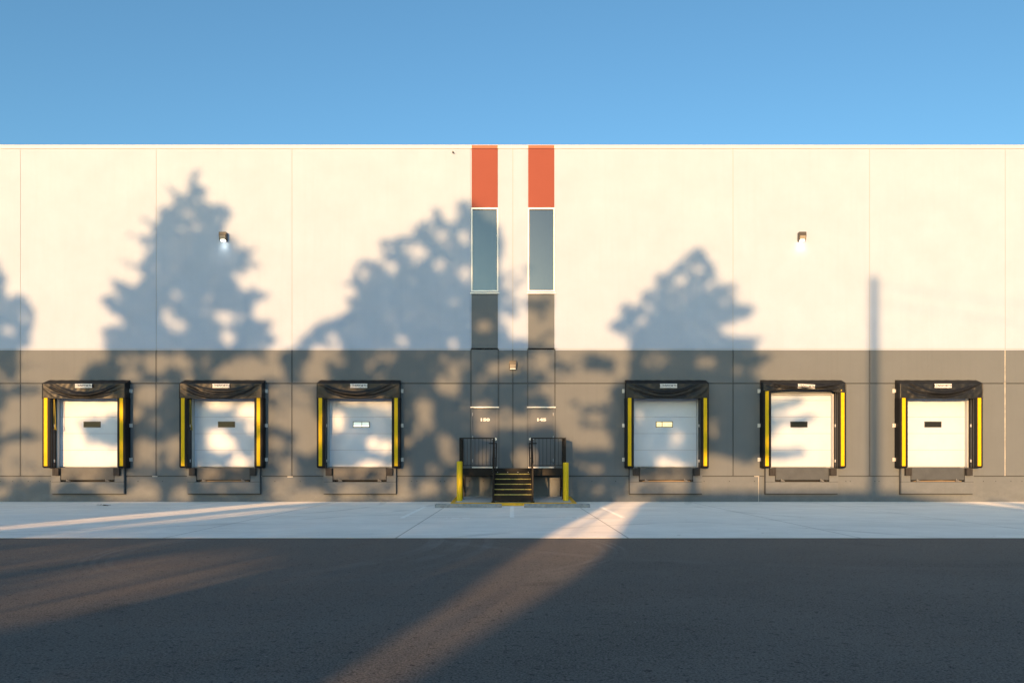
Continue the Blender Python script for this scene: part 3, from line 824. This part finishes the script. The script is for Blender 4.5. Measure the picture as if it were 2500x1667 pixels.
lf = MB(); rl_ = random.Random(3)
d_ = D*(1 - 90.5/(1234.5 - HY))
for q in range(26):
    x, y, a = wx(255, d_) + rl_.gauss(0, .10), -d_ + rl_.gauss(0, .07), rl_.uniform(0, 6.3)
    z = .012 + rl_.uniform(0, .03)
    lf.quad([(x + math.cos(a)*.05, y + math.sin(a)*.05, z), (x - math.sin(a)*.025, y + math.cos(a)*.025, z + .012), (x - math.cos(a)*.05, y - math.sin(a)*.05, z + .004), (x + math.sin(a)*.025, y - math.cos(a)*.025, z + .010)])
tag(lf.build('leaf_clump', M['litter']), 'small dark clump of dry leaves on the concrete before the far left dock', 'leaves')

# ------------------------------------------------------------------ what stands behind the viewpoint: trees, pole, berm (they shade the scene)
L0 = 48.0
def back(px, py, L):        # the point at distance L from the wall whose sun ray reaches wall column/row (px, py)
    return ((px - CX)*S - TAZ*L, -L, H - (py - HY)*S + TEL*L)

XA, XB, YA, YB, Q = -220, 1700, 400, 1390, 3
gx = np.arange(XA, XB, Q) + Q/2; gy = np.arange(YA, YB, Q) + Q/2
GX, GY = np.meshgrid(gx, gy)
DEN = np.zeros_like(GX)
XB2 = 2010
def poly_mask(GX, GY, pts):
    ins = np.zeros(GX.shape, bool); n = len(pts)
    for i in range(n):
        x1, y1 = pts[i]; x2, y2 = pts[(i+1) % n]
        if y1 == y2: continue
        c = ((y1 > GY) != (y2 > GY)) & (GX < (x2 - x1)*(GY - y1)/(y2 - y1) + x1)
        ins ^= c
    return ins
gx = np.arange(XA, XB2, Q) + Q/2; GX, GY = np.meshgrid(gx, gy); DEN = np.zeros_like(GX); OWN = np.zeros(GX.shape, int)
rs = np.random.RandomState(4)
def vnoise(sc, seed):       # smooth value noise over the grid
    r = np.random.RandomState(seed); u = (GX - GX.min())/sc; v = (GY - GY.min())/sc
    g = r.rand(int(v.max()) + 3, int(u.max()) + 3); i, j = u.astype(int), v.astype(int); a, b = u - i, v - j
    a, b = a*a*(3 - 2*a), b*b*(3 - 2*b)
    return (g[j, i]*(1-a) + g[j, i+1]*a)*(1-b) + (g[j+1, i]*(1-a) + g[j+1, i+1]*a)*b
NZ = 0.6*vnoise(26, 1) + 0.4*vnoise(13, 2)
def fill(own, pts, den=1.0, tooth=None):
    n = len(pts); q = []; tooth = tooth or {2: 1.42, 4: 1.36}.get(own, 1.22)
    for i, (x, y) in enumerate(pts):
        sx = sum(pts[(i+j) % n][0] for j in (-2, -1, 0, 1, 2))/5; sy = sum(pts[(i+j) % n][1] for j in (-2, -1, 0, 1, 2))/5
        ok = math.hypot(x - sx, y - sy) < 45 and y < 1215
        q.append((sx + (x - sx)*tooth, sy + (y - sy)*tooth) if ok else (x, y))
    pts = q
    k_ = poly_mask(GX, GY, pts); DEN[k_] = den; OWN[k_] = own
def hole(x, y, rx, ry=None, s=1.0):
    ry = ry or rx
    if 850 < y < 1222: 
        on_door = any(abs(x - (CX + (c - CX))) < 82 for c in DOCKS) and 970 < y < 1145
        g = 1.04 if on_door else 1.10
        rx, ry, s = rx*g, ry*g, min(1, s*(1.1 if on_door else 1.35))
    elif y <= 850: rx, ry, s = rx*.92, ry*.92, s*.85
    rag = (0.5 if y < 1222 else 0.1)*(NZ - .5)
    t = ((GX - x)/rx)**2 + rag + ((GY - y)/ry)**2
    DEN[:] = np.where(t < 1, DEN*(1 - s), DEN)
def blob(own, x, y, rx, ry=None, den=1.0):
    ry = ry or rx
    k_ = ((GX - x)/rx)**2 + ((GY - y)/ry)**2 < 1
    DEN[k_] = np.maximum(DEN[k_], den); OWN[k_] = own
def limb(own, pts, w0, w1, den=1.0):
    n = 40; P = []
    for (a, b), (c, d) in zip(pts, pts[1:]):
        for t in np.linspace(0, 1, n): P.append((a + (c - a)*t, b + (d - b)*t))
    for i, (x, y) in enumerate(P):
        w = w0 + (w1 - w0)*i/len(P); blob(own, x, y, w, w, den)

# -- tree at the far left edge
fill(1, [(-216, 860), (-188, 806), (-206, 792), (-150, 742), (-168, 722), (-112, 680), (-124, 660), (-78, 610), (-62, 560), (-40, 600), (-20, 610), (0, 655), (14, 672), (10, 700), (22, 735), (36, 722), (54, 720), (72, 736), (82, 765), (78, 800), (68, 825), (72, 842), (50, 860), (45, 930), (95, 945), (98, 958), (20, 966), (5, 1010), (-10, 1060), (60, 1056), (104, 1060), (100, 1074), (40, 1080), (-12, 1100), (0, 1170), (126, 1172), (135, 1225), (135, 1390), (-220, 1390)])
hole(51, 776, 14, 15); hole(15, 700, 9, 14, .6); hole(20, 808, 18, 12, .3); hole(4, 1204, 18, 14, .8)
# -- tall cone on the left
fill(2, [(474, 418), (486, 430), (484, 450), (503, 466), (498, 490), (514, 500), (541, 503), (558, 530), (546, 556), (557, 571), (574, 585), (576, 600), (600, 612), (622, 609), (612, 628), (629, 648), (600, 660), (578, 667), (579, 684), (605, 707), (646, 718), (622, 742), (620, 762), (630, 776), (660, 789), (646, 812), (670, 833), (646, 850), (640, 880), (560, 885), (528, 905), (560, 930), (660, 935), (668, 990), (650, 1060), (660, 1150), (640, 1170), (620, 1240), (640, 1390), (135, 1390), (135, 1225), (150, 1172), (290, 1140), (290, 1090), (262, 1085), (212, 1076), (204, 1030), (240, 1018), (290, 1005), (292, 975), (235, 965), (205, 930), (212, 905), (255, 880), (252, 850), (262, 843), (276, 828), (258, 815), (245, 806), (289, 796), (293, 780), (274, 756), (252, 731), (287, 718), (284, 700), (279, 684), (327, 694), (341, 674), (326, 655), (303, 639), (337, 644), (352, 622), (348, 602), (323, 575), (362, 578), (370, 560), (350, 534), (384, 541), (392, 511), (418, 503), (424, 486), (412, 459), (442, 473), (457, 454)])
for h_ in ((473, 489, 15, 14, .75), (459, 521, 16, 14, .35), (476, 552, 16, 13, .4), (442, 556, 14, 13, .3), (364, 604, 14, 14, .35), (558, 777, 34, 19, 1), (507, 772, 22, 16, .6), (410, 772, 18, 22, .55), (435, 797, 18, 17, .6), (558, 827, 20, 18, .85), (520, 728, 14, 14, .25), (425, 722, 14, 16, .25), (290, 727, 12, 10, .6), (600, 640, 12, 14, .5),
          (384, 889, 28, 25, .95), (450, 889, 26, 25, .95), (498, 886, 16, 22, .55), (320, 880, 30, 16, .35), (614, 889, 26, 20, .9), (580, 912, 60, 13, .9), (640, 915, 40, 13, .9), (675, 862, 36, 18, 1),
          (363, 961, 30, 27, .95), (400, 945, 18, 14, .4), (354, 1099, 32, 20, .8), (352, 1130, 30, 12, .5), (423, 1102, 18, 32, .85), (375, 1030, 14, 18, .25),
          (529, 1075, 34, 28, 1), (550, 1090, 16, 16, .7), (576, 1128, 28, 14, .8), (560, 988, 66, 9, .9), (600, 1005, 30, 16, .9), (510, 983, 40, 7, .6), (520, 955, 70, 14, .55), (610, 1040, 14, 18, .3),
          (357, 1201, 34, 24, .95), (290, 1213, 44, 14, .9), (444, 1204, 22, 20, .7), (250, 1190, 40, 12, .4), (210, 1160, 60, 12, .45), (500, 1155, 50, 14, .6), (560, 1185, 60, 10, .45), (330, 1165, 40, 10, .35), (640, 1100, 14, 30, .6), (650, 1010, 14, 30, .6)):
    hole(*h_)
# faint foliage in the bright gap between the first two trees
for b_ in ((60, 1065, 46, 9, .5), (60, 950, 40, 7, .55), (105, 895, 50, 10, .12), (80, 1130, 60, 26, .3), (160, 1150, 60, 12, .4)):
    blob(2, *b_)
# -- broad crown in the middle
fill(3, [(690, 868), (720, 850), (732, 842), (757, 811), (786, 792), (796, 776), (828, 773), (850, 754), (846, 728), (866, 722), (866, 700), (836, 694), (850, 690), (868, 682), (869, 664), (879, 640), (900, 640), (923, 636), (930, 604), (936, 588), (977, 585), (1003, 579), (1019, 588), (1012, 568), (1009, 553), (1051, 540), (1060, 508), (1073, 508), (1083, 534), (1110, 538), (1120, 502), (1137, 496), (1155, 505), (1180, 530), (1216, 556), (1226, 590), (1220, 640), (1222, 690), (1238, 720), (1226, 770), (1236, 812), (1290, 830), (1288, 846), (1350, 850), (1352, 880), (1345, 930), (1348, 990), (1338, 1010), (1380, 1080), (1408, 1128), (1462, 1148), (1490, 1100), (1508, 1100), (1512, 1200), (1504, 1225), (1515, 1290), (1564, 1358), (1572, 1390), (640, 1390), (620, 1240), (640, 1170), (655, 1140), (650, 1080), (655, 1000), (660, 935), (700, 930), (690, 895)])
for h_ in ((1083, 582, 20, 19, 1), (1134, 580, 15, 20, 1), (1022, 612, 24, 15, .95), (1000, 618, 14, 12, .7), (891, 665, 17, 16, .9), (955, 652, 17, 16, .9), (1071, 645, 19, 14, .8), (1137, 668, 15, 16, .85), (1060, 560, 14, 12, .4), (950, 608, 12, 14, .5), (815, 827, 19, 18, .65), (974, 838, 17, 14, .8), (1105, 842, 16, 14, .55), (1110, 742, 16, 14, .2), (1010, 640, 14, 10, .35),
          (1179, 799, 20, 15, .9), (1131, 669, 14, 15, .6), (783, 865, 26, 22, 1), (765, 910, 31, 30, 1), (831, 874, 16, 18, .5), (940, 870, 26, 16, .3), (735, 982, 24, 20, .6), (741, 1030, 42, 30, 1), (750, 1078, 32, 30, 1), (700, 1020, 24, 30, .6), (672, 1018, 22, 22, .6), (672, 1084, 20, 20, .6), (702, 1132, 24, 20, .5), (690, 960, 30, 22, .5), (745, 960, 20, 16, .4),
          (820, 1030, 17, 24, .95), (906, 1081, 15, 15, .9), (939, 1091, 15, 13, .9), (896, 1134, 38, 12, 1), (905, 982, 46, 6, .6), (930, 1000, 24, 12, .25), (860, 966, 40, 8, .4), (1092, 943, 29, 19, .9), (1107, 897, 17, 24, .75), (1084, 880, 12, 16, .35), (1120, 920, 14, 10, .4), (1032, 997, 23, 23, .8), (1034, 1025, 20, 18, .75), (1050, 1042, 16, 14, .45), (1085, 1082, 18, 20, .65), (1097, 1112, 16, 18, .5), (1059, 1146, 18, 14, .5), (985, 1145, 18, 20, .4),
          (1041, 1194, 27, 22, .95), (984, 1204, 22, 20, .75), (985, 1175, 18, 14, .4), (762, 1213, 44, 20, 1), (700, 1175, 40, 16, .55), (680, 1205, 22, 16, .5), (870, 1186, 70, 10, .55), (860, 1212, 50, 12, .8), (930, 1212, 30, 12, .6), (850, 1155, 60, 10, .6), (940, 1155, 26, 10, .5),
          (1215, 902, 36, 17, .8), (1255, 888, 20, 18, .7), (1232, 1020, 22, 25, .55), (1165, 1030, 26, 26, .6), (1195, 1040, 20, 30, .45), (1183, 995, 18, 12, .4), (1280, 1122, 26, 28, .65), (1325, 880, 22, 22, .75), (1337, 950, 15, 15, .7), (1300, 900, 12, 30, .2), (1313, 1017, 22, 20, .8), (1276, 1030, 26, 16, .75), (1120, 1185, 26, 18, .6), (1345, 1180, 20, 30, .8), (1300, 1172, 8, 30, .3), (1160, 1180, 20, 20, .5), (1185, 925, 14, 16, .3),
          (725, 1258, 48, 46, .7), (870, 1272, 36, 26, .4), (790, 1330, 60, 6, .4)):
    hole(*h_)
limb(3, [(1222, 690), (1248, 663), (1262, 690), (1246, 712)], 8, 6, .9)
limb(3, [(1240, 715), (1270, 700), (1290, 655)], 8, 6, .9)
limb(3, [(1235, 760), (1290, 750), (1320, 735), (1332, 720)], 12, 8, .85)
limb(3, [(1290, 850), (1310, 830), (1345, 815)], 14, 6, .9)
limb(3, [(1330, 730), (1322, 770)], 14, 10, .9)
# -- right-hand cone
fill(4, [(1707, 612), (1722, 632), (1728, 655), (1749, 679), (1762, 695), (1792, 698), (1788, 724), (1800, 742), (1839, 755), (1820, 775), (1792, 783), (1780, 800), (1800, 822), (1853, 826), (1842, 845), (1850, 862), (1878, 868), (1866, 882), (1840, 897), (1835, 912), (1850, 925), (1890, 936), (1880, 972), (1949, 968), (1952, 980), (1930, 995), (1885, 1004), (1925, 1018), (1976, 1012), (1982, 1024), (1950, 1040), (1895, 1048), (1880, 1085), (1910, 1094), (1955, 1096), (1958, 1106), (1905, 1119), (1870, 1118), (1830, 1125), (1745, 1112), (1700, 1120), (1716, 1160), (1640, 1158), (1560, 1165), (1520, 1208), (1512, 1160), (1508, 1100), (1490, 1070), (1478, 1040), (1500, 1000), (1488, 960), (1500, 925), (1468, 908), (1428, 890), (1430, 874), (1465, 872), (1500, 880), (1532, 880), (1527, 854), (1532, 826), (1494, 802), (1513, 774), (1527, 745), (1545, 738), (1565, 731), (1575, 712), (1608, 703), (1612, 675), (1655, 656), (1674, 627), (1690, 640), (1695, 620)])
for h_ in ((1660, 684, 17, 17, .9), (1707, 656, 13, 16, .6), (1726, 712, 12, 14, .6), (1640, 706, 14, 10, .45), (1680, 660, 10, 12, .4), (1565, 784, 13, 10, .8), (1541, 748, 12, 9, .7), (1585, 752, 12, 12, .4), (1545, 810, 12, 8, .6), (1700, 700, 10, 20, .25), (1775, 806, 20, 13, .9), (1770, 735, 12, 10, .5), (1680, 640, 8, 10, .4), (1735, 690, 10, 12, .4), (1600, 728, 12, 8, .4), (1670, 725, 14, 10, .3),
          (1520, 896, 16, 26, .8), (1600, 880, 30, 20, .2), (1744, 1045, 15, 15, .55), (1650, 1070, 20, 20, .35), (1628, 1130, 32, 14, .9), (1655, 1135, 34, 8, .6), (1560, 1010, 10, 14, .2), (1720, 885, 24, 16, .3), (1800, 905, 14, 12, .35), (1497, 930, 12, 10, .6)):
    hole(*h_)
for b_ in ((1702, 628, 20, 15), (1732, 664, 17, 22), (1662, 654, 15, 13), (1622, 688, 18, 13), (1690, 640, 12, 12)): blob(4, *b_)
hole(1707, 656, 13, 14, .6); hole(1656, 686, 16, 15, .9)
# curl of leaves crossing the gap between the middle crown and the cone
limb(3, [(1360, 902), (1395, 888), (1420, 878)], 16, 8, .85)
limb(4, [(1500, 985), (1460, 1000), (1420, 995), (1400, 985)], 12, 5, .8)
limb(4, [(1500, 1035), (1440, 1040), (1405, 1020)], 8, 4, .7)
limb(4, [(1380, 1110), (1440, 1115), (1510, 1120)], 14, 22, 1)
blob(4, 1560, 1200, 50, 12, .9); blob(4, 1590, 1190, 40, 10, .7)
# right flank of the ground gap, in front of the berm
fill(4, [(1590, 1212), (1720, 1208), (1720, 1390), (1676, 1390), (1608, 1300), (1573, 1230)], 1.0, 1.0)
limb(3, [(1522, 1226), (1540, 1280), (1590, 1358), (1600, 1385)], 4, 5, .55)
# low gaps that light the left of the yard
blob(3, 1545, 1290, 40, 90, .06)
for h_ in ((1290, 1338, 60, 15, .8), (1225, 1326, 52, 11, .75), (1140, 1324, 66, 9, .7), (1050, 1316, 70, 7, .55), (940, 1307, 70, 6, .45)):
    hole(*h_)

# -- ragged edges: twig gaps inside the outline, loose sprays just outside it
def blur(A, n):
    for ax in (0, 1):
        B = A.copy()
        for k_ in range(1, n + 1): B += np.roll(A, k_, ax) + np.roll(A, -k_, ax)
        A = B/(2*n + 1)
    return A
SOL = (DEN > .5).astype(float); E = blur(blur(SOL, 4), 3)
N1 = 0.6*vnoise(22, 7) + 0.4*vnoise(11, 8)
DEN = np.where((DEN > .5) & (E < .80) & (N1 > .62) & (GY < 1222), DEN*.3, DEN)
add = (SOL < .5) & (E > .22) & (N1 < .38) & (GY < 1222) & (GY > 430) & (GX > -180) & (GX < 1985)
own2 = OWN.copy()
for k_ in (6, -6):
    for ax in (0, 1):
        sh_ = np.roll(OWN, k_, ax); own2 = np.where(own2 == 0, sh_, own2)
OWN = np.where(add & (OWN == 0), own2, OWN); DEN = np.where(add, np.maximum(DEN, .85), DEN)
# a few more pinholes of light between the boughs over the charcoal wall
N2 = 0.65*vnoise(40, 11) + 0.35*vnoise(20, 12)
wallz = np.ones_like(DEN, bool)
for c in DOCKS: wallz &= ~((np.abs(GX - c) < 84) & (GY > 965) & (GY < 1150))
pin = (GY > 860) & (GY < 1205) & (N2 > .72) & wallz & (OWN > 0) & (OWN < 4)
DEN = np.where(pin, DEN*np.clip(1 - (N2 - .72)*12, .1, 1), DEN)

# -- turn the density field into leaf sprays
TREES = {1: (-60, 640, 'dark spreading tree behind the viewpoint, shading the far left of the wall', M['needles2']),
         2: (488, 520, 'tallest pointed conifer behind the viewpoint, its shadow topped beside the left wall lamp', M['needles']),
         3: (1150, 640, 'broad leaning crown behind the viewpoint, shading the wall up to the first window', M['needles2']),
         4: (1692, 660, 'ragged conifer behind the viewpoint, shading the first dock right of the stairs', M['needles'])}
LEAF = 0.11
covers = 4.4
unit = (Q*S)**2
vs_all = {}
for own, (tx, ty, label, mt) in TREES.items():
    sel = np.where((OWN == own) & (DEN > 0.01))
    den = DEN[sel]
    lam = covers * np.where(den > .97, 1.0, -np.log(np.clip(1 - den*.96, .04, 1))/4.4*1.0) * unit / (LEAF*LEAF*1.15*0.55)
    cnt = rs.poisson(lam)
    idx = np.repeat(np.arange(len(den)), cnt); n = len(idx)
    px = GX[sel][idx] + rs.uniform(-Q/2, Q/2, n); py = GY[sel][idx] + rs.uniform(-Q/2, Q/2, n)
    half = np.clip((py - (ty - 150))*S*0.22, .4, 2.6)
    Lr = L0 + rs.uniform(-1, 1, n)*half
    c = np.stack([(px - CX)*S - TAZ*Lr, -Lr, H - (py - HY)*S + TEL*Lr], 1)
    # random leaf frames
    a = rs.normal(size=(n, 3)); a /= np.linalg.norm(a, axis=1)[:, None]
    b = np.cross(a, rs.normal(size=(n, 3))); b /= np.linalg.norm(b, axis=1)[:, None]
    s1 = LEAF*rs.uniform(.75, 1.3, n)[:, None]; s2 = LEAF*rs.uniform(.35, .75, n)[:, None]
    V = np.empty((n, 4, 3)); V[:, 0] = c - a*s1; V[:, 1] = c + b*s2 - a*s1*.1; V[:, 2] = c + a*s1; V[:, 3] = c - b*s2 + a*s1*.1
    me = bpy.data.meshes.new('crown')
    me.vertices.add(4*n); me.vertices.foreach_set('co', V.reshape(-1))
    me.loops.add(4*n); me.loops.foreach_set('vertex_index', np.arange(4*n, dtype=np.int32))
    me.polygons.add(n); me.polygons.foreach_set('loop_start', np.arange(0, 4*n, 4, dtype=np.int32)); me.polygons.foreach_set('loop_total', np.full(n, 4, dtype=np.int32))
    me.materials.append(mt); me.update(calc_edges=True)
    bx, by, bz = back(tx, 1134, L0)
    root = empty('tree', (bx, -L0, 0))
    tag(root, label, 'tree', 'trees behind the viewpoint')
    co = bpy.data.objects.new('crown', me); COL.objects.link(co); co.parent = root; co.location = (-bx, L0, 0)
    t = MB(); ztop = back(tx, ty, L0)[2]
    t.tube([(0, 0, -.05), (.03, 0, ztop*.3), (0, .04, ztop*.65), (0, 0, ztop)], .26, 10, r2=.03)
    for q in range(9):
        z = ztop*(.28 + .07*q); an = q*2.4
        t.tube([(0, 0, z), (math.cos(an)*.2, math.sin(an)*1.6*(1 - q*.08), z + .35)], .05, 6, r2=.015)
    t.build('trunk', M['bark'], root)

# utility pole with two slack wires
pb = back(2134, 675, 54.0)
pr = empty('utility_pole', (pb[0], pb[1], 0)); tag(pr, 'plain wooden utility pole behind the viewpoint, its thin shadow right of the cream wall', 'utility pole')
MB().tube([(0, 0, 0), (0, 0, pb[2]*.5), (0, 0, pb[2])], .235, 14, r2=.145).build('shaft', M['pole'], pr)
wv = MB()
for dz, dx in ((-.3, 0.0), (-1.0, .02)):
    wv.tube([(dx + 40*t, -6*t, pb[2] + dz - 5.5*t + 2*t*t) for t in np.linspace(0, 1, 16)], .012, 5)
wv.build('cable', M['wire'], pr)

# grassed berm that keeps the low sun off the yard
bp = MB(); Lb = 53.0
cr = [(1560, 1400), (1640, 1300), (1665, 1199), (1800, 1198), (1950, 1199), (2100, 1198), (2200, 1201), (2260, 1214), (2345, 1229), (2375, 1250), (2420, 1222), (2450, 1226), (2480, 1262), (2600, 1320), (2760, 1400), (2950, 1500)]
prev = None
for px, py in cr:
    x, y, z = back(px, py, Lb); z = max(z, .05)
    ring = [bp.bm.verts.new(q) for q in ((x, y + 1.3 + z*.55, -.05), (x, y + .9, z*.62), (x, y, z), (x, y - 2.5, z*.97), (x, y - 4 - z*1.6, -.05))]
    if prev:
        for i in range(4): bp.bm.faces.new((prev[i], prev[i+1], ring[i+1], ring[i])).smooth = True
    prev = ring
tag(bp.build('grass_berm', M['grass']), kind='structure')
